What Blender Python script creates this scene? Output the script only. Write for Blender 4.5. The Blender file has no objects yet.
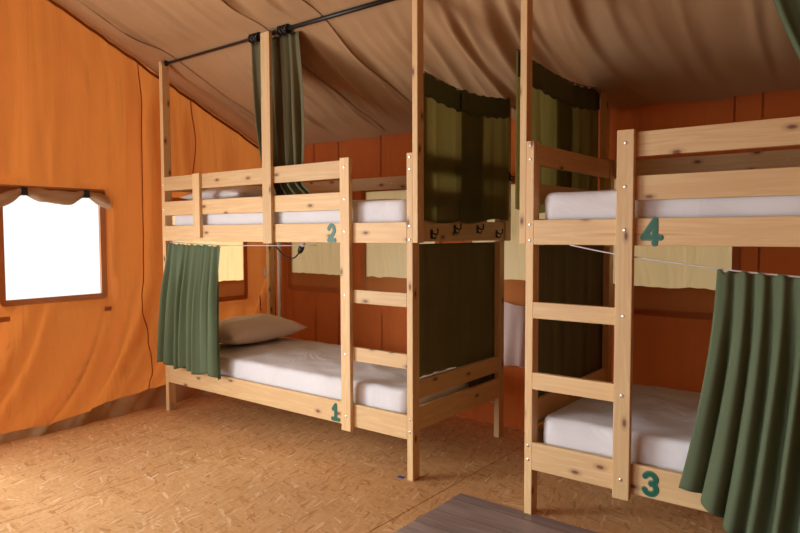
import bpy, bmesh, math, random
from math import pi, sin, cos, exp
from mathutils import Vector, Matrix, noise
random.seed(7)
scene = bpy.context.scene
C = scene.collection

# ------------------------------------------------------------------ helpers
def link(o, parent=None):
    C.objects.link(o)
    if parent is not None:
        o.parent = parent
    return o

def tag(o, label=None, cat=None, group=None, kind=None):
    if label: o['label'] = label
    if cat: o['category'] = cat
    if group: o['group'] = group
    if kind: o['kind'] = kind
    return o

def empty(name, loc, label, cat, group=None, kind=None):
    o = bpy.data.objects.new(name, None)
    o.location = loc
    o.empty_display_size = .1
    link(o)
    return tag(o, label, cat, group, kind)

def off(parent):
    return Vector(parent.location) if parent is not None else Vector((0, 0, 0))

def world_off(parent):
    v = Vector((0, 0, 0))
    while parent is not None:
        v += Vector(parent.location)
        parent = parent.parent
    return v

def finish(name, bm, mat, parent=None, smooth=False, label=None, kind=None):
    """bm is in world coordinates; it is linked as one mesh object under parent"""
    o_ = world_off(parent)
    if parent is None:
        # origin at the base centre of the thing
        xs = [v.co for v in bm.verts]
        c = Vector((sum(v.x for v in xs) / len(xs), sum(v.y for v in xs) / len(xs), min(v.z for v in xs)))
        if kind == 'structure': c = Vector((0, 0, 0))
        o_ = c
    for v in bm.verts: v.co -= o_
    me = bpy.data.meshes.new(name)
    bm.to_mesh(me); bm.free()
    if smooth:
        for p in me.polygons: p.use_smooth = True
    me.materials.append(mat)
    o = bpy.data.objects.new(name, me)
    if parent is None: o.location = o_
    link(o, parent)
    if label: o['label'] = label
    if kind: o['kind'] = kind
    return o

def add_box(bm, x0, x1, y0, y1, z0, z1, bevel=0.003):
    r = bmesh.ops.create_cube(bm, size=1)
    vs = r['verts']
    for v in vs:
        v.co = Vector(((x0 + x1) / 2 + v.co.x * (x1 - x0), (y0 + y1) / 2 + v.co.y * (y1 - y0), (z0 + z1) / 2 + v.co.z * (z1 - z0)))
    if bevel:
        es = {e for v in vs for e in v.link_edges}
        bmesh.ops.bevel(bm, geom=list(es), offset=bevel, segments=2, affect='EDGES', profile=.6)

def box(name, x0, x1, y0, y1, z0, z1, mat, parent=None, bevel=.003, label=None, kind=None):
    bm = bmesh.new()
    add_box(bm, min(x0, x1), max(x0, x1), y0, y1, z0, z1, bevel)
    return finish(name, bm, mat, parent, label=label, kind=kind)

def add_tube(bm, pts, r, n=8, cap=True):
    pts = [Vector(p) for p in pts]
    rings = []
    up = Vector((0, 0, 1))
    for i, p in enumerate(pts):
        d = (pts[min(i + 1, len(pts) - 1)] - pts[max(i - 1, 0)]).normalized()
        a = d.cross(up)
        if a.length < .05: a = d.cross(Vector((1, 0, 0)))
        a.normalize(); b = d.cross(a)
        rr = r[i] if isinstance(r, (list, tuple)) else r
        rings.append([bm.verts.new(p + a * cos(2 * pi * k / n) * rr + b * sin(2 * pi * k / n) * rr) for k in range(n)])
    for A, B in zip(rings, rings[1:]):
        for k in range(n):
            bm.faces.new((A[k], A[(k + 1) % n], B[(k + 1) % n], B[k]))
    if cap:
        bm.faces.new(rings[0][::-1]); bm.faces.new(rings[-1])

def tube(name, pts, r, mat, parent=None, n=8, label=None, kind=None):
    bm = bmesh.new(); add_tube(bm, pts, r, n)
    return finish(name, bm, mat, parent, smooth=True, label=label, kind=kind)

def curve_pts(ctrl, n=12):
    """Catmull-Rom through control points"""
    P = [Vector(c) for c in ctrl]
    P = [P[0] * 2 - P[1]] + P + [P[-1] * 2 - P[-2]]
    out = []
    for i in range(1, len(P) - 2):
        for k in range(n):
            t = k / n
            a, b, c, d = P[i - 1:i + 3]
            out.append(.5 * ((2 * b) + (c - a) * t + (2 * a - 5 * b + 4 * c - d) * t * t + (3 * b - a - 3 * c + d) * t ** 3))
    out.append(P[-2])
    return out

def grid_mesh(bm, nu, nv, f):
    V = [[bm.verts.new(f(i / nu, j / nv)) for j in range(nv + 1)] for i in range(nu + 1)]
    for i in range(nu):
        for j in range(nv):
            bm.faces.new((V[i][j], V[i + 1][j], V[i + 1][j + 1], V[i][j + 1]))
    return V

def sm(a, b, x):
    t = max(0., min(1., (x - a) / (b - a)))
    return t * t * (3 - 2 * t)

def N(x, y, z=0.):
    return noise.noise(Vector((x, y, z)))

def lerp(a, b, t): return a + (b - a) * t

def interp(tab, x):
    if x <= tab[0][0]: return tab[0][1]
    for (a, p), (b, q) in zip(tab, tab[1:]):
        if x <= b: return p + (q - p) * (x - a) / (b - a)
    return tab[-1][1]

# ------------------------------------------------------------------ materials
def new_mat(name):
    m = bpy.data.materials.new(name); m.use_nodes = True
    nt = m.node_tree; nt.nodes.clear()
    out = nt.nodes.new('ShaderNodeOutputMaterial')
    return m, nt, out

def nd(nt, t, **kw):
    n = nt.nodes.new(t)
    for k, v in kw.items():
        if k.startswith('i_'):
            n.inputs[k[2:].replace('_', ' ')].default_value = v
        else: setattr(n, k, v)
    return n

def ramp(nt, stops, interp_='LINEAR'):
    r = nt.nodes.new('ShaderNodeValToRGB'); r.color_ramp.interpolation = interp_
    e = r.color_ramp.elements
    while len(e) > 1: e.remove(e[-1])
    e[0].position = stops[0][0]; e[0].color = (*stops[0][1], 1)
    for p, c in stops[1:]:
        x = e.new(p); x.color = (*c, 1)
    return r

def srgb(r, g, b):
    f = lambda c: (c / 255) / 12.92 if c / 255 <= .04045 else ((c / 255 + .055) / 1.055) ** 2.4
    return (f(r), f(g), f(b))

def wood_mat(name, axis, light, dark, knots=True):
    m, nt, out = new_mat(name)
    L = nt.links.new
    p = nd(nt, 'ShaderNodeBsdfPrincipled', i_Roughness=.55)
    tc = nd(nt, 'ShaderNodeTexCoord')
    oi = nd(nt, 'ShaderNodeObjectInfo')
    add = nd(nt, 'ShaderNodeVectorMath', operation='ADD')
    rs = nd(nt, 'ShaderNodeVectorMath', operation='SCALE'); rs.inputs['Scale'].default_value = 23.
    cx = nd(nt, 'ShaderNodeCombineXYZ')
    L(oi.outputs['Random'], cx.inputs[0]); L(oi.outputs['Random'], cx.inputs[1]); L(oi.outputs['Random'], cx.inputs[2])
    L(cx.outputs[0], rs.inputs[0])
    # grain
    sc = {'x': (1.3, 22, 22), 'y': (22, 1.3, 22), 'z': (22, 22, 1.3)}[axis]
    mp = nd(nt, 'ShaderNodeMapping'); mp.inputs['Scale'].default_value = sc
    L(tc.outputs['Object'], mp.inputs[0]); L(mp.outputs[0], add.inputs[0]); L(rs.outputs[0], add.inputs[1])
    no = nd(nt, 'ShaderNodeTexNoise', i_Scale=1.6, i_Detail=5., i_Distortion=.6)
    L(add.outputs[0], no.inputs['Vector'])
    cr = ramp(nt, [(.3, light), (.52, tuple(lerp(a, b, .35) for a, b in zip(light, dark))), (.62, light), (.78, dark)])
    L(no.outputs['Fac'], cr.inputs[0])
    # board to board tone
    hs = nd(nt, 'ShaderNodeHueSaturation')
    mr = nd(nt, 'ShaderNodeMapRange'); mr.inputs[3].default_value = .86; mr.inputs[4].default_value = 1.08
    L(oi.outputs['Random'], mr.inputs[0]); L(mr.outputs[0], hs.inputs['Value']); L(cr.outputs[0], hs.inputs['Color'])
    col = hs.outputs[0]
    if knots:
        sep = nd(nt, 'ShaderNodeSeparateXYZ'); L(tc.outputs['Object'], sep.inputs[0])
        s2 = nd(nt, 'ShaderNodeMath', operation='ADD')
        a, b, c_ = {'x': (0, 1, 2), 'y': (1, 0, 2), 'z': (2, 0, 1)}[axis]
        L(sep.outputs[b], s2.inputs[0]); L(sep.outputs[c_], s2.inputs[1])
        c2 = nd(nt, 'ShaderNodeCombineXYZ'); L(sep.outputs[a], c2.inputs[0]); L(s2.outputs[0], c2.inputs[1])
        m2 = nd(nt, 'ShaderNodeMapping'); m2.inputs['Scale'].default_value = (4.2, 9., 1)
        L(c2.outputs[0], m2.inputs[0])
        a2 = nd(nt, 'ShaderNodeVectorMath', operation='ADD'); L(m2.outputs[0], a2.inputs[0]); L(rs.outputs[0], a2.inputs[1])
        vo = nd(nt, 'ShaderNodeTexVoronoi', voronoi_dimensions='2D', i_Scale=1.)
        L(a2.outputs[0], vo.inputs['Vector'])
        sc2 = nd(nt, 'ShaderNodeSeparateColor'); L(vo.outputs['Color'], sc2.inputs[0])
        gt = nd(nt, 'ShaderNodeMath', operation='GREATER_THAN'); gt.inputs[1].default_value = .3
        L(sc2.outputs[0], gt.inputs[0])
        kr = ramp(nt, [(0, (1, 1, 1)), (.045, (.9, .9, .9)), (.075, (.35, .35, .35)), (.16, (0, 0, 0))])
        L(vo.outputs['Distance'], kr.inputs[0])
        mu = nd(nt, 'ShaderNodeMath', operation='MULTIPLY'); L(kr.outputs[0], mu.inputs[0]); L(gt.outputs[0], mu.inputs[1])
        mx = nd(nt, 'ShaderNodeMix', data_type='RGBA')
        L(mu.outputs[0], mx.inputs[0]); L(col, mx.inputs[6]); mx.inputs[7].default_value = (*srgb(112, 62, 34), 1)
        col = mx.outputs[2]
    L(col, p.inputs['Base Color'])
    bp = nd(nt, 'ShaderNodeBump', i_Strength=.12, i_Distance=.002); L(no.outputs['Fac'], bp.inputs['Height']); L(bp.outputs[0], p.inputs['Normal'])
    L(p.outputs[0], out.inputs[0])
    return m

PL, PD = srgb(226, 196, 144), srgb(198, 146, 92)
WX = wood_mat('pine_x', 'x', PL, PD)
WY = wood_mat('pine_y', 'y', PL, PD)
WZ = wood_mat('pine_z', 'z', PL, PD)

def cloth_mat(name, col, transl=.3, trcol=None, rough=.9, weave=900., mottle=.12, var=None, bump=.15, wrinkle=0., stretch=None, wfreq=7., wdist=.02):
    m, nt, out = new_mat(name); L = nt.links.new
    tc = nd(nt, 'ShaderNodeTexCoord')
    no = nd(nt, 'ShaderNodeTexNoise', i_Scale=3.5, i_Detail=4.)
    L(tc.outputs['Object'], no.inputs['Vector'])
    v = var or tuple(c * (1 - mottle * 2) for c in col)
    cr = ramp(nt, [(.3, v), (.7, col)]); L(no.outputs['Fac'], cr.inputs[0])
    d = nd(nt, 'ShaderNodeBsdfPrincipled', i_Roughness=rough)
    d.inputs['Specular IOR Level'].default_value = .15
    L(cr.outputs[0], d.inputs['Base Color'])
    n2 = nd(nt, 'ShaderNodeTexNoise', i_Scale=weave, i_Detail=1.); L(tc.outputs['Object'], n2.inputs['Vector'])
    bp = nd(nt, 'ShaderNodeBump', i_Strength=bump, i_Distance=.0006); L(n2.outputs['Fac'], bp.inputs['Height'])
    last = bp
    if wrinkle:
        n3 = nd(nt, 'ShaderNodeTexNoise', i_Scale=wfreq, i_Detail=3., i_Distortion=.8 if stretch else 1.2)
        mp = nd(nt, 'ShaderNodeMapping'); mp.inputs['Scale'].default_value = stretch or (1, 1, 1)
        L(tc.outputs['Object'], mp.inputs[0]); L(mp.outputs[0], n3.inputs['Vector'])
        b3 = nd(nt, 'ShaderNodeBump', i_Strength=wrinkle, i_Distance=wdist); L(n3.outputs['Fac'], b3.inputs['Height'])
        L(bp.outputs[0], b3.inputs['Normal']); last = b3
    L(last.outputs[0], d.inputs['Normal'])
    if transl:
        t = nd(nt, 'ShaderNodeBsdfTranslucent')
        if trcol: t.inputs[0].default_value = (*trcol, 1)
        else: L(cr.outputs[0], t.inputs[0])
        L(last.outputs[0], t.inputs['Normal'])
        mx = nd(nt, 'ShaderNodeMixShader'); mx.inputs[0].default_value = transl
        L(d.outputs[0], mx.inputs[1]); L(t.outputs[0], mx.inputs[2]); L(mx.outputs[0], out.inputs[0])
    else: L(d.outputs[0], out.inputs[0])
    return m

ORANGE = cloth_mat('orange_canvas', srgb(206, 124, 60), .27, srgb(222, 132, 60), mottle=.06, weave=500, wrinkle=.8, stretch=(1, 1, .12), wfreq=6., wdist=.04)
ORANGE_SHADED = cloth_mat('orange_canvas_shaded', srgb(186, 100, 50), .14, srgb(208, 100, 40), mottle=.08, weave=500, wrinkle=.7, stretch=(1, 1, .1), wfreq=6., wdist=.04)  # same orange canvas, its colour darkened for the weaker light outside the back
BEIGE = cloth_mat('beige_roof_canvas', srgb(180, 144, 106), .0, mottle=.05, weave=500, wrinkle=.35, stretch=(1, .3, .3), wfreq=3., wdist=.05)
BROWN = cloth_mat('brown_canvas', srgb(150, 96, 56), .1, mottle=.1)
SEAM = cloth_mat('brown_seam_tape', srgb(196, 118, 66), .2, srgb(220, 120, 50), mottle=.1)
HEMT = cloth_mat('roof_edge_tape', srgb(170, 112, 70), .1, mottle=.1)
RSEAM = cloth_mat('roof_seam_tape', srgb(160, 116, 80), 0, mottle=.1)
W1F = cloth_mat('window_tape', srgb(206, 146, 104), .1, mottle=.1)
SKIRT = cloth_mat('mud_skirt_canvas', srgb(206, 174, 134), .15, mottle=.2)
CREAM = cloth_mat('cream_blind_cloth', srgb(238, 222, 190), .62, srgb(252, 214, 150), mottle=.05, wrinkle=.6, stretch=(1, 1, .25), wfreq=6., wdist=.04)
FLAP = cloth_mat('flap_canvas', srgb(184, 116, 64), .12, srgb(200, 110, 50), mottle=.1)
TAN = cloth_mat('tan_blind_cloth', srgb(214, 180, 146), .25, mottle=.1)
GREEN = cloth_mat('green_curtain_cloth', srgb(104, 120, 92), .12, srgb(130, 145, 90), mottle=.06)
GREENT = cloth_mat('green_end_curtain_cloth', srgb(104, 110, 76), .5, srgb(215, 205, 150), mottle=.05)
GREEND = cloth_mat('dark_green_curtain_cloth', srgb(122, 118, 88), .25, srgb(160, 150, 100), mottle=.08)
HEM = cloth_mat('curtain_hem_cloth', srgb(96, 104, 70), .1, mottle=.05)
SHEET = cloth_mat('white_sheet', srgb(226, 228, 232), 0, mottle=.02, wrinkle=.5, wfreq=4., wdist=.03)
PILLOWM = cloth_mat('pillow_cloth', srgb(236, 230, 222), 0, mottle=.03, wrinkle=.3)
WHITECLOTH = cloth_mat('offwhite_cloth', srgb(232, 214, 206), .35, mottle=.04)

def plain(name, col, rough=.5, metal=0., spec=.5):
    m, nt, out = new_mat(name)
    p = nd(nt, 'ShaderNodeBsdfPrincipled', i_Roughness=rough, i_Metallic=metal)
    no = nd(nt, 'ShaderNodeTexNoise', i_Scale=30.); cr = ramp(nt, [(.3, tuple(c * .88 for c in col)), (.7, col)])
    nt.links.new(no.outputs['Fac'], cr.inputs[0]); nt.links.new(cr.outputs[0], p.inputs['Base Color'])
    p.inputs['Specular IOR Level'].default_value = spec
    nt.links.new(p.outputs[0], out.inputs[0])
    return m
BLACK = plain('black_plastic', (.012, .012, .012), .4)
STEEL = plain('zinc_bolt', (.75, .75, .75), .3, 1.)
WHITEP = plain('white_plastic', srgb(225, 225, 225), .45)
WIRE = plain('white_wire', srgb(215, 215, 215), .4)
GREYP = plain('grey_cable', srgb(150, 140, 130), .5)
GRN = plain('green_number_paint', srgb(0, 96, 70), .4)
GRN_DARK = plain('dark_number_edge', srgb(24, 62, 66), .5)
GRN_LIGHT = plain('pale_number_line', srgb(96, 160, 138), .5)
BLUE = plain('blue_plastic', srgb(40, 90, 170), .5)

def glass_mat():
    m, nt, out = new_mat('clear_window_film'); L = nt.links.new
    t = nd(nt, 'ShaderNodeBsdfTransparent'); g = nd(nt, 'ShaderNodeBsdfGlossy', i_Roughness=.15)
    t.inputs[0].default_value = (.93, .95, .96, 1)
    mx = nd(nt, 'ShaderNodeMixShader'); mx.inputs[0].default_value = .04
    L(t.outputs[0], mx.inputs[1]); L(g.outputs[0], mx.inputs[2]); L(mx.outputs[0], out.inputs[0])
    return m
FILM = glass_mat()

def osb_mat():
    m, nt, out = new_mat('osb_board'); L = nt.links.new
    tc = nd(nt, 'ShaderNodeTexCoord')
    p = nd(nt, 'ShaderNodeBsdfPrincipled', i_Roughness=.5)
    cols = []
    hts = []
    # layers of strands laid in different directions
    prev = None
    for i, (ang, scx, scy, seed) in enumerate(((.1, 9., 70., 0.), (-.3, 12., 90., 13.), (.4, 11., 80., 29.), (1.3, 16., 95., 41.))):
        mp = nd(nt, 'ShaderNodeMapping'); mp.inputs['Rotation'].default_value = (0, 0, ang)
        mp.inputs['Location'].default_value = (seed, seed * .7, 0)
        L(tc.outputs['Object'], mp.inputs[0])
        wn = nd(nt, 'ShaderNodeTexNoise', i_Scale=6., i_Detail=2.); L(tc.outputs['Object'], wn.inputs['Vector'])
        ws = nd(nt, 'ShaderNodeVectorMath', operation='SCALE'); ws.inputs['Scale'].default_value = .08; L(wn.outputs['Color'], ws.inputs[0])
        wa = nd(nt, 'ShaderNodeVectorMath', operation='ADD'); L(mp.outputs[0], wa.inputs[0]); L(ws.outputs[0], wa.inputs[1])
        m2 = nd(nt, 'ShaderNodeMapping'); m2.inputs['Scale'].default_value = (scx, scy, 1)
        L(wa.outputs[0], m2.inputs[0])
        vo = nd(nt, 'ShaderNodeTexVoronoi', voronoi_dimensions='2D', i_Scale=1., i_Randomness=1.); L(m2.outputs[0], vo.inputs['Vector'])
        se = nd(nt, 'ShaderNodeSeparateColor'); L(vo.outputs['Color'], se.inputs[0])
        cr = ramp(nt, [(0, srgb(190, 142, 90)), (.15, srgb(214, 170, 115)), (.6, srgb(223, 181, 127)), (.93, srgb(228, 189, 137)), (1, srgb(242, 217, 178))])
        L(se.outputs[0], cr.inputs[0])
        if prev is None: prev = cr.outputs[0]; hprev = se.outputs[1]
        else:
            gt = nd(nt, 'ShaderNodeMath', operation='GREATER_THAN'); gt.inputs[1].default_value = .56; L(se.outputs[2], gt.inputs[0])
            mx = nd(nt, 'ShaderNodeMix', data_type='RGBA'); L(gt.outputs[0], mx.inputs[0]); L(prev, mx.inputs[6]); L(cr.outputs[0], mx.inputs[7])
            prev = mx.outputs[2]
    # worn paler patches
    n2 = nd(nt, 'ShaderNodeTexNoise', i_Scale=1.1, i_Detail=3.); L(tc.outputs['Object'], n2.inputs['Vector'])
    r2 = ramp(nt, [(.35, (.9, .86, .82)), (.65, (1.06, 1.05, 1.04))]); L(n2.outputs['Fac'], r2.inputs[0])
    mu = nd(nt, 'ShaderNodeMix', data_type='RGBA', blend_type='MULTIPLY'); mu.inputs[0].default_value = 1
    L(prev, mu.inputs[6]); L(r2.outputs[0], mu.inputs[7])
    # fine fibre
    mp = nd(nt, 'ShaderNodeMapping'); mp.inputs['Scale'].default_value = (30, 160, 1); L(tc.outputs['Object'], mp.inputs[0])
    n3 = nd(nt, 'ShaderNodeTexNoise', i_Scale=1., i_Detail=2.); L(mp.outputs[0], n3.inputs['Vector'])
    r3 = ramp(nt, [(.3, (.86, .84, .82)), (.7, (1.05, 1.05, 1.05))]); L(n3.outputs['Fac'], r3.inputs[0])
    mv = nd(nt, 'ShaderNodeMix', data_type='RGBA', blend_type='MULTIPLY'); mv.inputs[0].default_value = .8
    L(mu.outputs[2], mv.inputs[6]); L(r3.outputs[0], mv.inputs[7])
    L(mv.outputs[2], p.inputs['Base Color'])
    bp = nd(nt, 'ShaderNodeBump', i_Strength=.25, i_Distance=.003); L(n3.outputs['Fac'], bp.inputs['Height']); L(bp.outputs[0], p.inputs['Normal'])
    L(p.outputs[0], out.inputs[0])
    return m
OSB = osb_mat()

def vinyl_mat():
    m, nt, out = new_mat('grey_wood_vinyl'); L = nt.links.new
    tc = nd(nt, 'ShaderNodeTexCoord'); p = nd(nt, 'ShaderNodeBsdfPrincipled', i_Roughness=.42)
    br = nd(nt, 'ShaderNodeTexBrick', i_Scale=1.)
    br.inputs['Color1'].default_value = (*srgb(166, 154, 150), 1); br.inputs['Color2'].default_value = (*srgb(142, 130, 128), 1)
    br.inputs['Mortar'].default_value = (*srgb(84, 72, 66), 1); br.inputs['Mortar Size'].default_value = .0015
    br.inputs['Brick Width'].default_value = .9; br.inputs['Row Height'].default_value = .14
    mp = nd(nt, 'ShaderNodeMapping'); mp.inputs['Rotation'].default_value = (0, 0, 0); L(tc.outputs['Object'], mp.inputs[0]); L(mp.outputs[0], br.inputs[0])
    ms = nd(nt, 'ShaderNodeMapping'); ms.inputs['Scale'].default_value = (2.5, 26, 1); L(mp.outputs[0], ms.inputs[0])
    no = nd(nt, 'ShaderNodeTexNoise', i_Scale=1., i_Detail=5., i_Distortion=1.5); L(ms.outputs[0], no.inputs['Vector'])
    rr = ramp(nt, [(.3, (.72, .72, .72)), (.55, (1, 1, 1)), (.75, (1.25, 1.22, 1.2))]); L(no.outputs['Fac'], rr.inputs[0])
    mu = nd(nt, 'ShaderNodeMix', data_type='RGBA', blend_type='MULTIPLY'); mu.inputs[0].default_value = 1
    L(br.outputs[0], mu.inputs[6]); L(rr.outputs[0], mu.inputs[7]); L(mu.outputs[2], p.inputs['Base Color'])
    L(p.outputs[0], out.inputs[0])
    return m
VINYL = vinyl_mat()

# ------------------------------------------------------------------ the tent
XL, XR, YB, YF = -.19, 5.7, 1.05, -4.1
RIDGE_Y = -1.55
SLOPE = .455
def roof_z(y):
    zb = 1.85 + SLOPE * (1.05 - y)
    if y >= RIDGE_Y: return zb
    return 1.85 + SLOPE * (1.05 - RIDGE_Y) - SLOPE * (RIDGE_Y - y)

# floor: OSB boards with hairline joints
joints_x = [XL - .1, .985, 2.235, 3.485, 4.735, XR + .1]
for i, (a, b) in enumerate(zip(joints_x, joints_x[1:])):
    pass
bm = bmesh.new()
for a, b in zip(joints_x, joints_x[1:]):
    for c, d in ((-4.3, -1.66), (-1.66, 1.2)):
        add_box(bm, a + .0016, b - .0016, c + .0016, d - .0016, -.018, 0, bevel=.0015)
finish('floor', bm, OSB, kind='structure')
box('trim_1', XL - .1, XR + .1, -4.3, 1.2, -.06, -.0185, plain('subfloor', srgb(60, 40, 25), .9), kind='structure', bevel=0)

def wall_mesh(us, vs, hole_fn, pos_fn):
    bm = bmesh.new()
    V = {}
    def vert(i, j):
        if (i, j) not in V: V[(i, j)] = bm.verts.new(pos_fn(us[i], vs[j]))
        return V[(i, j)]
    for i in range(len(us) - 1):
        for j in range(len(vs) - 1):
            if hole_fn((us[i] + us[i + 1]) / 2, (vs[j] + vs[j + 1]) / 2): continue
            bm.faces.new((vert(i, j), vert(i + 1, j), vert(i + 1, j + 1), vert(i, j + 1)))
    return bm

def axis(a, b, step, extra):
    xs = [a + (b - a) * k / max(1, round((b - a) / step)) for k in range(round((b - a) / step) + 1)]
    for e in extra:
        k = min(range(len(xs)), key=lambda q: abs(xs[q] - e)); xs[k] = e
    return sorted(xs)

def nearhole(u, v, holes, w=.08):
    r = 1.
    for (a, b, c, d) in holes:
        du = max(a - u, 0, u - b); dv = max(c - v, 0, v - d)
        r = min(r, sm(0.02, w, math.hypot(du, dv)))
    return r

# ---- left wall (plane x = XL), u = y, v = z
LH = [(-.883, -.318, .80, 1.43), (.20, .82, .70, 1.40), (-3.3, -1.7, -.1, 1.95)]  # last opening is out of view, added to let in light from the left
LWX = -.2
def lwall_x(y, z):
    q = y + .55 * max(0, .95 - z) ** 1.4       # folds sweep towards the front near the floor
    q += .05 * N(y * 1.5, z * 1.6, 9.)
    f = .050 * (1 - abs(N(q * 3.4, z * .3, 3.1)) * 2.6)
    f += .024 * (1 - abs(N(q * 8., z * .35, 7.7)) * 2.4)
    f += .010 * (1 - abs(N(q * 19., z * .3, 17.)) * 2.4)
    f *= 1.15 + .9 * sm(.85, .3, z)
    f *= 1 - .75 * sm(.35, .02, roof_z(y) - z)
    f += .004 * sin(q * 60 + 3 * N(q * 3, z)) * sm(1.5, 2.2, z)
    f += .05 * sm(.25, 0, z) * (N(q * 3.1, 1.7) * .6)
    return LWX - .012 + f * nearhole(y, z, LH) * lerp(.6, 1., sm(0, .3, z)) + .03 * sm(.4, 0, z) * .5
ys = axis(-4.1, 1.05, .026, [h for a in LH for h in a[:2]])
zs_raw = axis(0, 1, .0085, [])
# v runs 0..1 up to the sloping eave: keep true z for window rows then squeeze above
ZSPLIT = 1.96
lower = axis(0, ZSPLIT, .028, [.80, 1.43, .70, 1.40])
ys = axis(-4.1, 1.05, .026, [h for a in LH for h in a[:2]])
upper = [k / 22 for k in range(1, 23)]
def lpos(y, z):
    if z > ZSPLIT:
        t = (z - ZSPLIT); z = ZSPLIT + t * (roof_z(y) + .015 - ZSPLIT)
    return Vector((lwall_x(y, z), y, z))
bm = wall_mesh(ys, lower + [ZSPLIT + t for t in upper], lambda y, z: any(a < y < b and c < z < d for a, b, c, d in LH), lpos)
wall_left = finish('wall_left', bm, ORANGE, smooth=True, kind='structure')

def strip_on(name, fn, pts, width, across, mat, parent, lift=.004):
    """a flat tape following surface points: fn(a,b) gives the surface point"""
    bm = bmesh.new()
    prev = None
    for (a, b) in pts:
        p = Vector(fn(a, b))
        s = Vector(across) * (width / 2)
        A = bm.verts.new(p - s); B = bm.verts.new(p + s)
        if prev: bm.faces.new((prev[0], prev[1], B, A))
        prev = (A, B)
    bmesh.ops.solidify(bm, geom=list(bm.faces), thickness=.002)
    return finish(name, bm, mat, parent, smooth=False)

def ls(y, z): return (max(lwall_x(y - .006, z), lwall_x(y + .006, z), lwall_x(y, z)) + .003, y, z)
for ysm in (-.045, .36):
    n = 60
    strip_on('canvas_seam', ls, [(ysm + .012 * sin(k * .12), .08 + (roof_z(ysm) - .1) * k / n) for k in range(n + 1)], .008, (0, 1, 0), SEAM, wall_left)
strip_on('hem_tape', lambda y, z: (lwall_x(y, z) + .008, y, z), [(-4. + 5.03 * k / 120, roof_z(-4. + 5.03 * k / 120) - .022) for k in range(121)], .022, (0, 0, 1), HEMT, wall_left)
# mud skirt at the foot of the left wall
bm = bmesh.new()
def skirt(u, v):
    y = lerp(-4., .98, u)
    h = .05 + .03 * N(y * 2.3, 4.) + .09 * sm(-.9, .2, y)
    z = v * h
    q = y + .55 * .9
    return Vector((lwall_x(y, max(z, .0)) + .010 + .012 * sm(.1, 0, z) + .006 * N(q * 9, z * 3), y, z + .002))
grid_mesh(bm, 200, 6, skirt)
finish('mud_skirt', bm, SKIRT, wall_left, smooth=True)
for yy, zz, w in ((-.31, .703, .045), (-.92, .70, .06)):
    box('leather_tab', lwall_x(yy, zz) + .002, lwall_x(yy, zz) + .012, yy - w / 2, yy + w / 2, zz - .014, zz + .014, SEAM, wall_left, bevel=.002)

# ---- back wall (plane y = YB), u = x, v = z
BH = [(.10, .70, .78, 1.47), (.865, 1.465, .78, 1.47), (1.74, 2.34, .66, 1.47), (2.62, 3.215, .78, 1.47), (3.75, 4.35, .78, 1.47)]
def bwall_y(x, z):
    f = .014 * (1 - abs(N(x * 5.2, z * .3, 13.)) * 2.5) + .007 * (1 - abs(N(x * 12, z * .5, 1.)) * 2.4)
    f *= nearhole(x, z, BH)
    return YB + .012 - f
xs = axis(XL - .03, XR, .03, [h for a in BH for h in a[:2]])
zz = axis(0, 1.60, .035, [.78, 1.47, .66])
def bpos(x, z):
    if z > 1.6: z = 1.6 + (z - 1.6) / .1 * (roof_z(bwall_y(x, 1.8)) + .02 - 1.6)
    return Vector((x, bwall_y(x, z), z))
bm = wall_mesh(xs, zz + [1.6 + .1 * k / 8 for k in range(1, 9)], lambda x, z: any(a < x < b and c < z < d for a, b, c, d in BH), bpos)
wall_back = finish('wall_back', bm, ORANGE_SHADED, smooth=True, kind='structure')
for x in (.36, .60, 1.01, 2.47, 3.19 + .02, 3.33, 4.6):
    inwin = any(a - .03 < x < b + .03 for a, b, c, d in BH)
    rng = [(1.52, 1.86), (.05, .62)] if inwin else [(.05, 1.86)]
    for z0, z1 in rng:
        strip_on('canvas_seam', lambda x_, z: (x_, bwall_y(x_, z) - .005, z), [(x, lerp(z0, z1, k / 20)) for k in range(21)], .008, (1, 0, 0), SEAM, wall_back)

# ---- right and front walls (behind and beside the camera)
bm = bmesh.new()
grid_mesh(bm, 90, 30, lambda u, v: Vector((XR + .02 * N(u * 30, v), lerp(YF, YB + .02, u), v * (roof_z(lerp(YF, YB, u)) + .01))))
finish('wall_right', bm, ORANGE_SHADED, smooth=True, kind='structure')
xs = axis(XL - .03, XR, .05, [.0, 2.1]); zs = axis(0, 1.86, .06, [1.98])
bm = wall_mesh(xs, zs, lambda x, z: .0 < x < 2.1 and z < 1.98, lambda x, z: Vector((x, YF + .02 * N(x * 5, z), z)))
finish('wall_front', bm, ORANGE_SHADED, smooth=True, kind='structure')

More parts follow.
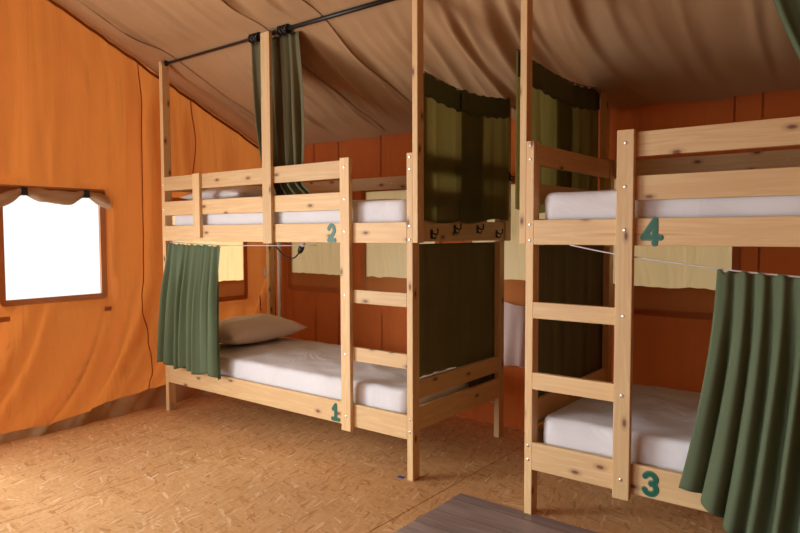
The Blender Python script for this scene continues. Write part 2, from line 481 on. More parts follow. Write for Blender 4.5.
# ---- ceiling canvas with sag and downslope folds
creases = [(.10, .035), (.20, .02), (.63, .03), (1.05, .045), (1.47, .04), (1.80, .03), (2.10, .055), (2.52, .05), (2.76, .045), (3.03, .03), (3.13, .03), (3.36, .03), (1.27, .03), (2.30, .08), (2.44, .09), (2.90, .02), (3.55, .03), (3.9, .04), (4.4, .04), (5., .04)]
def ceil_pt(u, v):
    x = lerp(XL - .02, XR, u); y = lerp(YB + .03, YF, v)
    if y > RIDGE_Y: t = (YB - y) / (YB - RIDGE_Y)
    else: t = (y - YF) / (RIDGE_Y - YF)
    t = max(0, min(1, t))
    z = roof_z(y)
    env = sin(pi * min(1, t)) ** .7 if 0 < t < 1 else 0
    onrod = 1 - .92 * exp(-((y - .02) / .16) ** 2)
    edge = sm(0, .25, x - XL)
    # soft cross-slope folds, wandering a little
    xw = x + .12 * N(x * 1.1, y * 1.3, 5.)
    f = 0.
    for c, d in creases:
        dx = xw - c
        wd = .019 if d < .06 else .04
        f += d * .9 * (exp(-(dx / wd) ** 2) - .5 * exp(-((dx - wd * 2) / (wd * 1.6)) ** 2)) * max(.15, .6 + .7 * N(c * 9, y * 1.4)) * lerp(1, .6, sm(2.5, 3., x))
    sag = .035 * env + .02 * N(x * 1.6, y * 1.2, 2.) + .022 * N(xw * 4.5, y * 1.0, 8.) * lerp(1, .3, sm(2.6, 3.1, x))
    sag += .014 * (1 - abs(N(xw * 9, y * 1.4, 4.)) * 2.5) * sm(0, .15, t) * lerp(1, .35, sm(2.6, 3.1, x))
    # the canvas droops between the two beds' end poles
    z -= (sag * onrod + f * onrod * .8) * edge * sm(-.02, .12, t)
    z -= .05 * exp(-((x - 3.2) / .5) ** 2) * exp(-((t - .12) / .12) ** 2)
    return Vector((x, y, z))
bm = bmesh.new()
grid_mesh(bm, 640, 130, ceil_pt)
ceiling = finish('ceiling', bm, BEIGE, smooth=True, kind='structure')
# sewn seams running down the slope
def ceil_at(x, y):
    return ceil_pt((x - XL + .02) / (XR - XL + .02), (YB + .03 - y) / (YB + .03 - YF))
for c in (.12, 1.06, 1.48):
    strip_on('canvas_seam', lambda x, y: ceil_at(x, y) - Vector((0, 0, .003)), [(c + .03 * sin(k * .1 + c), 1.0 - 2.5 * k / 70) for k in range(71)], .007, (1, 0, 0), RSEAM, ceiling)

# ---- windows
def window_frame(o, a, b, c, d, plane, w=.035, mat=SEAM, t=.008):
    """border tape round an opening, on plane ('x', value) or ('y', value), on the room side"""
    bm = bmesh.new()
    for (p, q, r, s) in ((a - w, b + w, d, d + w), (a - w, b + w, c - w, c), (a - w, a, c, d), (b, b + w, c, d)):
        if plane[0] == 'x': add_box(bm, plane[1], plane[1] + t, p, q, r, s, bevel=.002)
        else: add_box(bm, p, q, plane[1] - t, plane[1], r, s, bevel=.002)
    return finish('window_frame', bm, mat, o)

w1 = empty('window_1', (LWX, -.595, .8), None, None, kind='structure')
window_frame(w1, -.883, -.318, .80, 1.43, ('x', LWX - .008), mat=W1F, t=.014)
box('window_film', LWX - .012, LWX - .010, -.90, -.29, .795, 1.435, FILM, w1, bevel=0)
# rolled-up blind sagging between two straps
def blind(w1):
    bm = bmesh.new()
    ctrl = [(-.93, 1.36), (-.89, 1.375), (-.83, 1.40), (-.782, 1.425), (-.70, 1.405), (-.6, 1.395), (-.5, 1.40), (-.42, 1.43), (-.37, 1.41), (-.31, 1.385), (-.27, 1.37)]
    pts = curve_pts([(LWX + .03, y, z + .005) for y, z in ctrl], 8)
    n = 20
    rings = []
    for i, p in enumerate(pts):
        s = min(abs(p.y + .782), abs(p.y + .42))
        r = .017 + .015 * sm(0, .1, s)
        ring = []
        for k in range(n):
            a = 2 * pi * k / n
            rr = r * (1 + .16 * sin(3 * a + p.y * 14) + .10 * sin(7 * a - p.y * 31))
            ring.append(bm.verts.new(p + Vector((cos(a) * rr * .8, 0, sin(a) * rr * 1.15))))
        rings.append(ring)
    for A, B in zip(rings, rings[1:]):
        for k in range(n): bm.faces.new((A[k], A[(k + 1) % n], B[(k + 1) % n], B[k]))
    bm.faces.new(rings[0]); bm.faces.new(rings[-1][::-1])
    b = finish('rolled_blind', bm, TAN, w1, smooth=True)
    # the cloth running from the header to the roll
    bm = bmesh.new()
    def f(u, v):
        y = lerp(-.905, -.285, u); g = min(abs(y + .782), abs(y + .42))
        return Vector((LWX + .012 + .012 * sin(u * 60) * v * .4 + .02 * v, y, 1.452 - v * (.045 + .02 * sm(0, .1, g))))
    grid_mesh(bm, 60, 6, f)
    finish('blind_header', bm, BROWN, w1, smooth=True)
    for y in (-.782, -.42):
        bm = bmesh.new()
        add_box(bm, LWX + .006, LWX + .058, y - .016, y + .016, 1.405, 1.455, bevel=.006)
        finish('strap', bm, BLACK, b, label='black strap tying the rolled blind')
blind(w1)

def covered_window(name, a, b, c, d, plane, cream_z, seed):
    o = empty(name, (plane[1] if plane[0] == 'x' else (a + b) / 2, (a + b) / 2 if plane[0] == 'x' else plane[1], c), None, None, kind='structure')
    window_frame(o, a, b, c, d, plane, mat=SEAM)
    sgn = 1 if plane[0] == 'x' else -1
    def P(u, z, dep):
        return Vector((plane[1] + dep, u, z)) if plane[0] == 'x' else Vector((u, plane[1] - dep, z))
    bm = bmesh.new()
    def f(s, t):
        u = lerp(a - .005, b + .005, s)
        lowz = cream_z + .006 * N(u * 9, seed) - .02
        z = lerp(lowz, d + .004, t)
        return P(u, z, -.004 + .007 * N(u * 3.5, z * 1.5, seed))
    grid_mesh(bm, 44, 40, f)
    finish('window_blind', bm, CREAM, o, smooth=True, label='cream blind glowing with daylight')
    bm = bmesh.new()
    def g(s, t):
        u = lerp(a - .006, b + .006, s)
        top = cream_z + .010 * N(u * 7, seed * 2.) + .006 * N(u * 20, seed)
        z = lerp(c - .004, top, t)
        return P(u, z, .008 + .006 * N(u * 5, z * 3, seed + 3))
    grid_mesh(bm, 44, 8, g)
    finish('window_flap', bm, FLAP, o, smooth=True, label='brown canvas flap below the blind')
    return o
covered_window('window_2', .20, .82, .70, 1.40, ('x', LWX), .82, 1.3)
for i, (a, b, c, d) in enumerate(BH):
    covered_window('window_%d' % (i + 3), a, b, c, d, ('y', YB), [.875, .875, .90, .90, .9][i], 2.7 + i * 1.9)

# ------------------------------------------------------------------ the bunk beds
LB, WB = 2.06, .885
def strokes_mesh(paths, r, y, thick, ox, oz, s):
    """flat numeral made of round-ended strokes, facing -Y"""
    bm = bmesh.new()
    k_ = 0
    for path in paths:
        P = [Vector((ox + s * a * .84, 0, oz + s * b)) for a, b in path]
        for A, B in zip(P, P[1:]):
            d = (B - A); ln = d.length; d.normalize(); n = Vector((-d.z, 0, d.x))
            ang0 = math.atan2(n.z, n.x)
            ring = []
            for k in range(9): 
                t = ang0 + pi * k / 8; ring.append(A + Vector((cos(t), 0, sin(t))) * r)
            for k in range(9):
                t = ang0 + pi + pi * k / 8; ring.append(B + Vector((cos(t), 0, sin(t))) * r)
            yy = y - k_ * 1e-5; k_ += 1
            f_ = [bm.verts.new(Vector((p.x, yy - thick, p.z))) for p in ring]
            g_ = [bm.verts.new(Vector((p.x, y, p.z))) for p in ring]
            bm.faces.new(f_); bm.faces.new(g_[::-1])
            for k in range(len(ring)):
                bm.faces.new((f_[k], g_[k], g_[(k + 1) % len(ring)], f_[(k + 1) % len(ring)]))
    bmesh.ops.recalc_face_normals(bm, faces=bm.faces)
    return bm

def arc(cx, cy, rx, ry, a0, a1, n=10):
    return [(cx + rx * cos(math.radians(lerp(a0, a1, k / n))), cy + ry * sin(math.radians(lerp(a0, a1, k / n)))) for k in range(n + 1)]
GLYPH = {
    '1': [[(-.2, .62), (.02, .86), (.02, .1)], [(-.26, .08), (.30, .08)]],
    '2': [arc(0, .62, .24, .24, 160, -20) + [(.12, .40), (-.24, .1), (.28, .1)]],
    '3': [arc(-.02, .67, .25, .2, 160, -80) + arc(-.02, .29, .27, .22, 80, -160)],
    '4': [[(.36, .27), (-.38, .27), (.12, .92), (.12, .05)]],
}
def numeral(d, x, z0, y, bed, h=.1, front=None):
    g = GLYPH[d]
    o = finish('number', strokes_mesh(g, h * .118, y, .0010, x, z0, h), GRN_DARK, bed, label='green painted number %s' % d)
    finish('number_line', strokes_mesh(g, h * .097, y - .0013, .0006, x, z0, h), GRN_LIGHT, o)
    finish('number_fill', strokes_mesh(g, h * .080, y - .0021, .0006, x, z0, h), GRN, o)

def hook(bed, x, y, z):
    bm = bmesh.new()
    add_box(bm, x, x + .004, y - .009, y + .009, z - .022, z + .022, bevel=.001)
    add_tube(bm, curve_pts([(x + .002, y, z + .008), (x + .03, y, z - .002), (x + .038, y, z + .012), (x + .036, y, z + .028)], 6), .004, 8)
    add_tube(bm, curve_pts([(x + .002, y, z - .010), (x + .018, y, z - .022), (x + .028, y, z - .010)], 6), .0035, 8)
    finish('coat_hook', bm, BLACK, bed, smooth=True, label='black metal coat hook')

bolt_mesh = None
def bolt(bed, x, y, z, r=.006):
    global bolt_mesh
    if bolt_mesh is None:
        bm = bmesh.new()
        add_tube(bm, [(0, 0.002, 0), (0, -.0015, 0), (0, -.0028, 0)], [.0062, .0062, .0035], 12)
        for v in bm.verts: v.co += Vector(bed.location)
        o = finish('bolt', bm, STEEL, bed, smooth=False)
        bolt_mesh = o
    else:
        o = bolt_mesh.copy(); link(o); o.parent = bed
    o.location = Vector((x, y, z)) - Vector(bed.location)
    return o

def make_bed(x0, mirror, label, numbers, WB=.885, gl=1.686, rl=0.):
    """mirror=False: ladder at the far +x end; True: ladder at the -x end"""
    def X(u): return x0 + (LB - u if mirror else u)
    bed = empty('bunk_bed', (x0 + LB / 2, WB / 2, 0), label, 'bunk bed', 'pine bunk beds')
    def B(name, u0, u1, y0, y1, z0, z1, mat, **k):
        return box(name, X(u0), X(u1), y0, y1, z0, z1, mat, bed, **k)
    T, D = .034, .055
    # corner posts
    B('corner_post', 0, T, 0, D, 0, 2.30, WZ)
    B('corner_post', LB - T, LB, 0, D, 0, 1.555, WZ)
    B('corner_post', rl, rl + T, WB - D, WB, 0, 1.555, WZ)
    B('corner_post', LB - T, LB, WB - D, WB, 0, 1.555, WZ)
    # tall canopy poles bolted outside the ladder end
    B('canopy_pole', LB, LB + .03, .0, .05, 1.135, 2.285, WZ)
    B('canopy_pole', LB, LB + .03, WB - .04, WB + .02, 1.135, 1.925, WZ)
    cu = 1.03 if not mirror else 1.0
    B('canopy_pole', cu, cu + .072, -.022, 0, 1.125, 2.285, WZ)
    # long rails and guard rails
    for y0, y1, nm in ((0, .022, 'f'), (WB - .022, WB, 'b')):
        B('side_rail', T, LB - T, y0, y1, .196, .312, WX)
        B('side_rail', T, LB - T, y0, y1, 1.133, 1.233, WX)
    B('guard_rail', T, gl - .06, 0, .022, 1.30, 1.39, WX)
    B('guard_rail', T, gl - .06, 0, .022, 1.46, 1.55, WX)
    B('guard_rail', T, LB - T, WB - .022, WB, 1.30, 1.385, WX)
    B('guard_rail', T, LB - T, WB - .022, WB, 1.465, 1.545, WX)
    B('guard_upright', .37, .44, -.02, 0, 1.155, 1.552, WZ)
    # ladder
    B('ladder_upright', gl - .063, gl, -.026, 0, .175, 1.558, WZ)
    for z0, z1 in ((.535, .605), (.83, .897)):
        B('ladder_rung', gl, LB - T, .0, .024, z0, z1, WX)
    # end boards
    for u0, u1 in ((T - .030, T - .008), (LB - T + .008, LB - T + .030)):
        far = u0 > 1
        for z0, z1 in ((.385, .475), (1.30, 1.385), (1.46, 1.548)):
            B('end_board', u0, u1, D, WB - D, z0, z1, WY)
        B('end_board', u0, u1, D, WB - D, .235, .345, WY)
        if far: B('end_board', LB, LB + .02, .05, WB - .04, 1.14, 1.24, WY)
        else: B('end_board', u0, u1, D, WB - D, 1.14, 1.24, WY)
    # slats under both mattresses
    first = None
    for z in (.206, 1.146):
        for yl in (.022, WB - .044):
            B('slat_ledger', T, LB - T, yl, yl + .022, z - .010, z, WX)
        for k in range(11):
            u = .09 + k * .18
            if first is None or True:
                B('slat', u, u + .07, .024, WB - .024, z, z + .013, WY, bevel=.001)
    # bolts
    for u, y, zs_ in ((gl - .032, -.026, (.25, .57, .87, 1.19, 1.35, 1.51)), (LB - T / 2, 0, (.235, .295, 1.15, 1.215, 1.48, 1.535)), (T / 2, 0, (.235, .295, 1.15, 1.215, 1.34, 1.50))):
        for z in zs_: bolt(bed, X(u), y, z)
    for z in (1.36, 1.50): bolt(bed, X(1.25), WB - .022, z)
    lo, hi, xn = numbers
    numeral(lo, xn + (.010 if mirror else 0), .206, 0, bed, .095)
    numeral(hi, xn - (.018 if not mirror else .0), 1.136, 0, bed, .098)
    return bed

bed1 = make_bed(0, False, 'pine bunk bed on the left numbered 1 and 2 beside the orange tent wall', ('1', '2', 1.558), rl=.058)
bed2 = make_bed(2.642, True, 'pine bunk bed on the right numbered 3 and 4, cut off by the photo edge', ('3', '4', 3.148), WB=.93, gl=1.679)
for y, z in ((.125, 1.175), (.755, 1.175)): hook(bed1, 2.08, y, z)
for y, z in ((.33, 1.20), (.55, 1.20)): hook(bed1, 2.08, y, z)
hook(bed1, 2.09, .885, 1.497)
# metal foot bracket on the far left post
box('foot_bracket', .034, .037, .004, .03, 0, .055, STEEL, bed1, bevel=.0008, label='grey metal foot bracket')

# ------------------------------------------------------------------ mattresses
def mattress(x0, x1, y0, y1, z0, z1, label, seed, crown=.012):
    bm = bmesh.new()
    r = .045
    nx, ny = 96, 44
    # rounded-box by superellipse-like profile
    def corner(u, v):  # plan coordinates
        return lerp(x0, x1, u), lerp(y0, y1, v)
    rows = []
    prof = [(0.0, -.008), (.1, 0.), (.35, .004), (.6, .004), (.8, .002), (.9, -.002), (.96, -.009), (.99, -.020), (1.0, -.034)]
    per = []
    R = .05
    # perimeter loop
    pts = []
    def arcs(cx, cy, a0): 
        for k in range(7):
            a = math.radians(a0 + 15 * k); pts.append((cx + R * cos(a), cy + R * sin(a), cos(a), sin(a)))
    def line(p, q, n, nx_, ny_):
        for k in range(1, n): pts.append((lerp(p[0], q[0], k / n), lerp(p[1], q[1], k / n), nx_, ny_))
    arcs(x0 + R, y0 + R, 180); line((x0 + R, y0), (x1 - R, y0), 60, 0, -1)
    arcs(x1 - R, y0 + R, 270); line((x1, y0 + R), (x1, y1 - R), 24, 1, 0)
    arcs(x1 - R, y1 - R, 0); line((x1 - R, y1), (x0 + R, y1), 60, 0, 1)
    arcs(x0 + R, y1 - R, 90); line((x0, y1 - R), (x0, y0 + R), 24, -1, 0)
    loops = []
    for t, inset in prof:
        lp = []
        for (px, py, ax, ay) in pts:
            w = .006 * N(px * 6, py * 6, seed + t * 1.3) + .004 * N(px * 17 + t * 2, py * 17, seed)
            d = inset + w * sm(0, .2, t)
            lp.append(bm.verts.new((px + ax * d, py + ay * d, lerp(z0, z1, t) + .003 * N(px * 9, py * 9, seed) * t)))
        loops.append(lp)
    cx, cy = (x0 + x1) / 2, (y0 + y1) / 2
    for k in range(1, 12):
        s = 1 - k / 12
        lp = []
        for (px, py, ax, ay) in pts:
            bx, by = px - ax * .034, py - ay * .034
            # shrink towards the centre line
            qx = cx + (bx - cx) * (1 - (1 - s) * .5) if False else cx + (bx - cx) * s ** .35 if False else cx + (bx - cx) * (s + (1 - s) * .55)
            qy = cy + (by - cy) * s
            rr = N(qx * 4 + .5 * qy, qy * 7, seed + 3)
            wr = .007 * (1 - abs(N(qx * 3.2 + qy * 2, qy * 2.5 - qx, seed + 9)) * 3)
            lp.append(bm.verts.new((qx, qy, z1 + crown * (1 - s ** 2) + .004 * rr + wr * sm(0, .25, 1 - s))))
        loops.append(lp)
    n = len(pts)
    for A, B_ in zip(loops, loops[1:]):
        for k in range(n): bm.faces.new((A[k], A[(k + 1) % n], B_[(k + 1) % n], B_[k]))
    bm.faces.new(loops[-1]); bm.faces.new(loops[0][::-1])
    bmesh.ops.triangulate(bm, faces=[f for f in bm.faces if len(f.verts) > 4])
    o = finish('mattress', bm, SHEET, smooth=True)
    tag(o, label, 'mattress', 'mattresses in white fitted sheets')
    return o
mattress(.05, 1.995, .04, .822, .2195, .418, 'white sheeted mattress on the lower bunk numbered 1', 1.)
mattress(.05, 1.995, .04, .822, 1.1595, 1.345, 'white sheeted mattress on the upper bunk numbered 2', 5.)
mattress(2.695, 4.66, .04, .885, .2195, .418, 'white sheeted mattress on the lower bunk numbered 3', 11.)
mattress(2.695, 4.66, .04, .885, 1.1595, 1.345, 'white sheeted mattress on the upper bunk numbered 4', 17.)

# ------------------------------------------------------------------ pillows
def pillow(cx, cy, z, hx, hy, hz, label, seed, rot=0., tilt=0.):
    bm = bmesh.new()
    n = 36
    def f(side):
        def g(u, v):
            a, b = u * 2 - 1, v * 2 - 1
            prof = max(0., (1 - abs(a) ** 2.6)) ** .55 * max(0., (1 - abs(b) ** 2.6)) ** .55
            pinch = 1 - .09 * (1 - abs(a) ** 2) * abs(b) ** 3; pinch2 = 1 - .09 * (1 - abs(b) ** 2) * abs(a) ** 3
            x, y = a * hx * pinch2, b * hy * pinch
            zz_ = side * hz * prof * (1 + .22 * N(a * 1.6, b * 1.6, seed + side)) + (.006 * N(a * 6, b * 6, seed)) * prof
            if side < 0: zz_ *= .72
            return Vector((x, y, zz_))
        return g
    grid_mesh(bm, n, n, f(1)); grid_mesh(bm, n, n, f(-1))
    bmesh.ops.remove_doubles(bm, verts=bm.verts, dist=.0004)
    bmesh.ops.recalc_face_normals(bm, faces=bm.faces)
    M = Matrix.Translation((cx, cy, z + hz * .72)) @ Matrix.Rotation(rot, 4, 'Z') @ Matrix.Rotation(tilt, 4, 'Y')
    for v in bm.verts: v.co = M @ v.co
    o = finish('pillow', bm, PILLOWM, smooth=True)
    return tag(o, label, 'pillow', 'bed pillows')
pillow(.325, .45, .438, .225, .345, .10, 'plump off-white pillow on the lower bunk behind the green curtain', 2., rot=.06)
pillow(.38, .42, 1.367, .33, .33, .075, 'pale pillow lying behind the guard rails of the upper bunk', 6., rot=-.05)

# ------------------------------------------------------------------ curtains
def pleat(s, n, seed, t):
    ph = 2 * pi * n * s + 3.2 * N(s * 5, seed) + 1.2 * N(s * 4, t * 1.3, seed)
    m = .65 + .7 * abs(N(s * 6, seed * 2, t))
    return m * (.8 * sin(ph) + .2 * sin(ph * 2.1 + seed))

def curtain(name, top, bot, n, amp0, amp1, nrm, mat, label, seed, nu=140, nv=46, hem=None, ztop_fn=None, zbot_fn=None, group='green bunk curtains', mid=None, parent=None, belly=0., flare=0.):
    """top/bot: ((x,y,z),(x,y,z)) edges; nrm: direction of the pleats"""
    nrm = Vector(nrm)
    A, B_ = Vector(top[0]), Vector(top[1]); P, Q = Vector(bot[0]), Vector(bot[1])
    bm = bmesh.new()
    def f(s, t):
        a = A.lerp(B_, s); b = P.lerp(Q, s)
        if ztop_fn: a = a + Vector((0, 0, ztop_fn(s)))
        if zbot_fn: b = b + Vector((0, 0, zbot_fn(s)))
        if mid: 
            m = Vector(mid[0]).lerp(Vector(mid[1]), s)
            p = a * (1 - t) * (1 - t) + m * 2 * t * (1 - t) + b * t * t
        else: p = a.lerp(b, t)
        am = lerp(amp0, amp1, sm(0, .5, t))
        w = pleat(s, n, seed, t)
        along = (B_ - A).normalized()
        p = p + Vector((flare * s * sm(.86, 1., t), 0, 0))
        return p + nrm * (am * w + belly * sin(pi * t)) + along * am * .35 * cos(2 * pi * n * s + seed) * t
    grid_mesh(bm, nu, nv, f)
    if hem:
        pass
    o = finish(name, bm, mat, parent, smooth=True)
    md = o.modifiers.new('thick', 'SOLIDIFY'); md.thickness = .0012
    if parent is None: tag(o, label, 'curtain', group)
    # gathered top heading
    return o

# lower bunk 1, front left
c = curtain('curtain', ((.09, -.014, 1.118), (.635, -.014, 1.105)), ((.01, -.055, .335), (.665, -.06, .325)), 8, .010, .032, (0, -1, 0), GREEN,
        'sage green curtain gathered at the pillow end of the lower bunk numbered 1', 3., mid=((.055, -.055, .75), (.635, -.055, .75)),
        zbot_fn=lambda s: .012 * sin(s * 17) - .01 * s, ztop_fn=lambda s: .004 * sin(s * 90 + 2 * sin(s * 11)))
# lower bunk 3, front right
curtain('curtain', ((3.372, -.018, 1.052), (4.45, -.018, .985)), ((3.275, -.06, .285), (4.55, -.07, .19)), 18, .012, .032, (0, -1, 0), GREEN,
        'sage green curtain on a wire in front of the lower bunk numbered 3', 8., nu=260,
        mid=((3.37, -.065, .70), (4.46, -.065, .65)), zbot_fn=lambda s: -.10 * sm(0, .17, s) + .01 * sin(s * 40), ztop_fn=lambda s: .005 * sin(s * 150 + 3 * sin(s * 17)))
# upper bunk 2, tied bundle under the rod
curtain('curtain', ((.86, .06, 2.275), (1.25, .06, 2.275)), ((.97, .075, 1.38), (1.24, .075, 1.365)), 5, .018, .034, (0, -1, 0), GREEND,
        'dark green curtain bunched on the black rod behind the middle pole', 5., nu=160, mid=((.86, .085, 1.72), (1.29, .09, 1.72)), flare=.11)
# end curtains of both beds, two overlapping panels each, with a darker hem along the top
def end_curtain(x, label, seed, y0=.052, y1=.843, zb=1.232, side=1):
    o = empty('curtain', (x, (y0 + y1) / 2, zb), label, 'curtain', 'green curtains across the bed ends')
    def sag(s, a, b):
        y = lerp(a, b, s); return -.035 * sin(pi * (y - y0) / (y1 - y0)) + .004 * sin(y * 70)
    for k, (a, b, dx) in enumerate(((y0, .555, 0), (.355, y1, side * .016))):
        curtain('curtain_panel', ((x + dx, a, 1.925), (x + dx, b, 1.925)), ((x + dx, a + .0, zb), (x + dx, b, zb)), 3.2, .003, .006, (1, 0, 0), GREENT, None, seed + k,
                nu=60, nv=30, ztop_fn=lambda s, a=a, b=b: sag(s, a, b), zbot_fn=lambda s, k=k: (.01 - .014 * sin(s * 5 + k)), parent=o)
        curtain('curtain_hem', ((x + dx + .006, a, 1.928), (x + dx + .006, b, 1.928)), ((x + dx + .006, a, 1.82), (x + dx + .006, b, 1.82)), 3.2, .003, .004, (1, 0, 0), HEM, None, seed + k,
                nu=60, nv=6, ztop_fn=lambda s, a=a, b=b: sag(s, a, b), zbot_fn=lambda s, a=a, b=b: sag(s, a, b), parent=o)
    tube('curtain_wire', [(x + .004, lerp(y0, y1, k / 16), 1.93 - .035 * sin(pi * k / 16)) for k in range(17)], .0022, BLACK, o)
    return o
end_curtain(2.087, 'two olive green curtain panels across the upper end of the left bunk bed', 2.)
end_curtain(2.598, 'two olive green curtain panels across the upper end of the right bunk bed', 4., y0=-.008, y1=.93, zb=1.27, side=-1)
# lower end curtains, inside the end boards
def yhem(s):
    return 0.475 if s < .45 else lerp(.475, .30, sm(.45, .72, s))
curtain('curtain', ((2.010, .06, 1.128), (2.010, .868, 1.128)), ((2.016, .06, 0), (2.016, .862, 0)), 7, .007, .010, (1, 0, 0), GREEND,
        'dark green curtain across the lower end of the left bunk bed', 6., nu=120, zbot_fn=yhem, group='green curtains across the bed ends')
curtain('curtain', ((2.624, .04, 1.128), (2.624, .93, 1.128)), ((2.622, .04, .34), (2.622, .93, .34)), 7, .006, .010, (1, 0, 0), GREEND,
        'dark green curtain across the lower end of the right bunk bed', 9., nu=120, group='green curtains across the bed ends')
# upper front curtain of the right bed, only its edge is in view
curtain('curtain', ((3.42, .05, 2.27), (4.25, .05, 2.27)), ((3.75, .08, 1.40), (4.3, .08, 1.40)), 6, .016, .022, (0, -1, 0), GREEN,
        'green curtain swept aside above the upper bunk numbered 4', 12., nu=140, mid=((3.50, .075, 1.85), (4.28, .075, 1.85)))

# rods and wires
def rod(x0, x1, z0, z1, label, knobs):
    o = empty('curtain_rod', ((x0 + x1) / 2, .03, z0), label, 'curtain rod', 'black curtain rods')
    tube('rod', [(x0, .03, z0), (x1, .03, z1)], .0085, BLACK, o, 10)
    tube('rod_sleeve', [(lerp(x0, x1, .45), .03, lerp(z0, z1, .45)), (x1, .03, z1)], .0115, BLACK, o, 10)
    for k in knobs:
        tube('end_cap', [(k - .012, .03, z0 + .002), (k + .012, .03, z0 + .002)], .017, BLACK, o, 12)
    return o
rod(.015, 2.06, 2.288, 2.292, 'black telescopic rod between the tall poles of the left bunk', (.03, 2.04))
rod(2.63, 4.69, 2.288, 2.292, 'black telescopic rod over the right bunk bed', (2.65, 4.67))
# black ties round the rod over the bunched curtain
for k, x in enumerate((.93, 1.17)):
    bm = bmesh.new()
    for q in range(5):
        a = q * 1.3
        add_tube(bm, [(x - .03 + .015 * q + .024 * cos(t * .7 + a) * .3, .03 + .022 * cos(t * .785), 2.29 + .022 * sin(t * .785)) for t in range(9)], .006, 6, cap=False)
    o = finish('curtain_tie', bm, BLACK, smooth=True)
    tag(o, ('black tie wound round the rod left of the middle pole', 'black tie wound round the rod right of the middle pole')[k], 'tie', 'black curtain ties')
o = tube('curtain_wire', [(.034, .03, 1.126), (.6, .02, 1.108), (1.4, .025, 1.116)], .003, WIRE)
tag(o, 'thin white wire holding the green curtain under the upper bunk numbered 2', 'wire')
o = tube('curtain_wire', curve_pts([(2.835, -.003, 1.133), (3.02, -.004, 1.10), (3.37, -.016, 1.057), (3.62, -.016, 1.038), (4.1, -.016, 1.01), (4.66, -.003, .985)], 8), .0028, WIRE)
tag(o, 'slanting white wire holding the green curtain of the right bunk bed', 'wire')

# ------------------------------------------------------------------ electrics by the corner
o = empty('junction_box', (-.15, .99, .83), 'white square socket box in the tent corner behind the left bunk', 'socket')
box('box_body', -.185, -.145, .985, 1.045, .83, .905, WHITEP, o, bevel=.005)
box('box_lid', -.146, -.140, .99, 1.04, .835, .90, WHITEP, o, bevel=.002)
o = tube('cable_conduit', [(.015, 1.0, .0), (.015, 1.0, .6), (.012, 1.0, 1.5)], .017, WHITEP, n=12)
tag(o, 'pale upright conduit in the corner behind the far bed post', 'conduit')
o = tube('power_cable', curve_pts([(-.16, 1.0, 1.25), (-.17, 1.0, 1.05), (-.18, .975, .95), (-.19, .965, .8), (-.175, .965, .62), (-.18, .97, .45), (-.17, .97, .05)], 8), .004, BLACK)
tag(o, 'thin dark cable running down beside the white socket box', 'cable')
o = tube('power_cable', curve_pts([(-.03, .985, 1.3), (-.02, .98, 1.0), (-.03, .985, .75), (-.012, .975, .6), (-.02, .98, .3), (-.02, .985, .02)], 8), .006, BLACK)
tag(o, 'black cable running down beside the pale corner conduit', 'cable')
o = empty('lamp_holder', (1.0, .3, 1.11), 'black bulb holder hanging by its cable under the upper bunk numbered 2', 'lamp')
tube('cable', curve_pts([(.70, .32, 1.126), (.775, .3, 1.096), (.85, .3, 1.045), (.926, .3, 1.03), (.965, .3, 1.05), (.985, .3, 1.07)], 8), .0045, BLACK, o)
tube('socket', [(.982, .3, 1.062), (.990, .3, 1.075), (1.004, .3, 1.098), (1.006, .3, 1.103)], [.010, .017, .018, .015], BLACK, o, 12)
tube('bulb', [(1.006, .3, 1.103), (1.012, .3, 1.112), (1.022, .3, 1.121), (1.03, .3, 1.127)], [.013, .017, .014, .004], WHITEP, o, 12, label='small pale bulb')

# off-white cloth hanging between the two beds
bm = bmesh.new()
grid_mesh(bm, 40, 20, lambda u, v: Vector((lerp(1.9, 2.30, u), YB - .045 - .012 * sin(u * 22 + 2 * v) * (.3 + v), lerp(.76 + .01 * sin(u * 9), .38 + .02 * u, v))))
o = finish('hanging_cloth', bm, WHITECLOTH, smooth=True)
tag(o, 'off-white cloth hanging against the back wall between the beds', 'cloth')

# ------------------------------------------------------------------ floor mat and scrap
o = box('floor_mat', 2.32, 3.9, -1.25, .012, .0005, .0055, VINYL, bevel=.0015)
tag(o, 'grey wood-look vinyl mat on the floor beside the right bunk', 'mat')
o = box('tape_scrap', 1.965, 1.998, -.005, .02, .0003, .003, BLUE, bevel=.001)
tag(o, 'small blue scrap on the floor beside the near bed post', 'scrap')

# ------------------------------------------------------------------ light
w = bpy.data.worlds.new('World'); scene.world = w; w.use_nodes = True
nt = w.node_tree; nt.nodes.clear(); L = nt.links.new
out = nd(nt, 'ShaderNodeOutputWorld'); bg = nd(nt, 'ShaderNodeBackground')
tc = nd(nt, 'ShaderNodeTexCoord')
dot = nd(nt, 'ShaderNodeVectorMath', operation='DOT_PRODUCT'); dot.inputs[1].default_value = Vector((-.70, -.62, .36)).normalized()
L(tc.outputs['Generated'], dot.inputs[0])
cr = ramp(nt, [(0., (.35, .36, .38)), (.3, (.8, .82, .85)), (.5, (1.5, 1.52, 1.55)), (.62, (2.0, 2.0, 2.0)), (.92, (2.2, 2.2, 2.15)), (.96, (6.0, 5.8, 5.6)), (1., (9.5, 9.2, 8.8))])
mr = nd(nt, 'ShaderNodeMapRange'); mr.inputs[1].default_value = -1; mr.inputs[2].default_value = 1
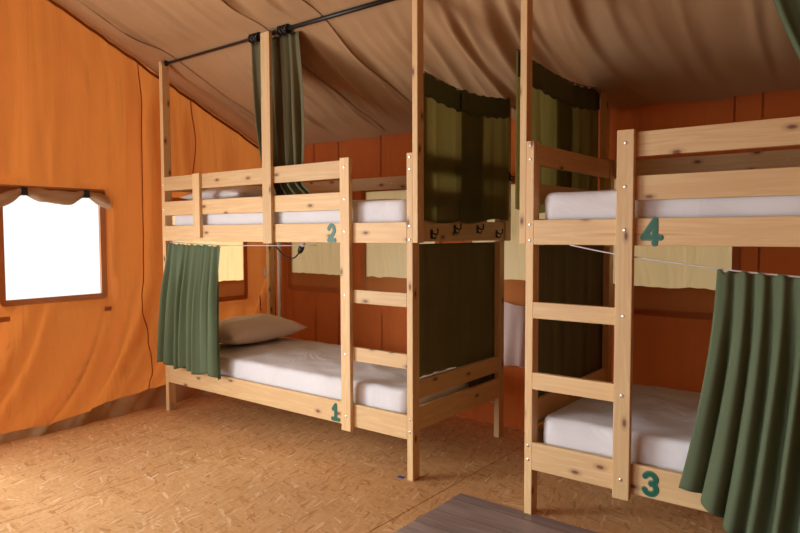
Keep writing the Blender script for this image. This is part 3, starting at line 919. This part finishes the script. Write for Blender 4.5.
L(dot.outputs['Value'], mr.inputs[0]); L(mr.outputs[0], cr.inputs[0]); L(cr.outputs[0], bg.inputs[0])
bg.inputs[1].default_value = .7
L(bg.outputs[0], out.inputs[0])

def area(name, loc, target, sx, sy, power, col):
    l = bpy.data.lights.new(name, 'AREA'); l.shape = 'RECTANGLE'; l.size = sx; l.size_y = sy; l.energy = power; l.color = col
    o = bpy.data.objects.new(name, l); o.location = loc
    o.rotation_euler = (Vector(target) - Vector(loc)).to_track_quat('-Z', 'Y').to_euler()
    link(o); return o
area('doorway_daylight', (1.05, YF + .02, 1.0), (1.6, 0, .8), 2.0, 1.85, 21, (.93, .97, 1.))
area('added_side_key', (XL - .05, -2.5, 1.0), (1.8, -.6, .8), 1.5, 1.85, 76, (.93, .97, 1.))  # added key lamp in the unseen side opening, lights the bed fronts

# ------------------------------------------------------------------ camera
cx_, cy_, cz_, yaw, pit, rol, f = 3.8730050865, -2.4312610146, 1.1830280508, -.6599931620, -.0520361818, -.0029824321, 649.3108310506
cyw, syw = cos(yaw), sin(yaw)
fw = Vector((syw * cos(pit), cyw * cos(pit), sin(pit)))
r = Vector((cyw, -syw, 0)); u = r.cross(fw)
r2 = r * cos(rol) + u * sin(rol); u2 = -r * sin(rol) + u * cos(rol)
cam = bpy.data.cameras.new('Camera'); co = bpy.data.objects.new('Camera', cam); link(co)
M = Matrix(((r2.x, u2.x, -fw.x, cx_), (r2.y, u2.y, -fw.y, cy_), (r2.z, u2.z, -fw.z, cz_), (0, 0, 0, 1)))
co.matrix_world = M
cam.sensor_width = 36; cam.lens = 36 * f / 800; cam.clip_start = .05
scene.camera = co

scene.view_settings.view_transform = 'Standard'; scene.view_settings.look = 'None'
scene.view_settings.exposure = -.12; scene.view_settings.gamma = 1
scene.view_settings.use_curve_mapping = False
scene.cycles.use_denoising = True
scene.cycles.max_bounces = 8
scene.cycles.diffuse_bounces = 5
scene.cycles.transparent_max_bounces = 8
scene.cycles.sample_clamp_indirect = 6
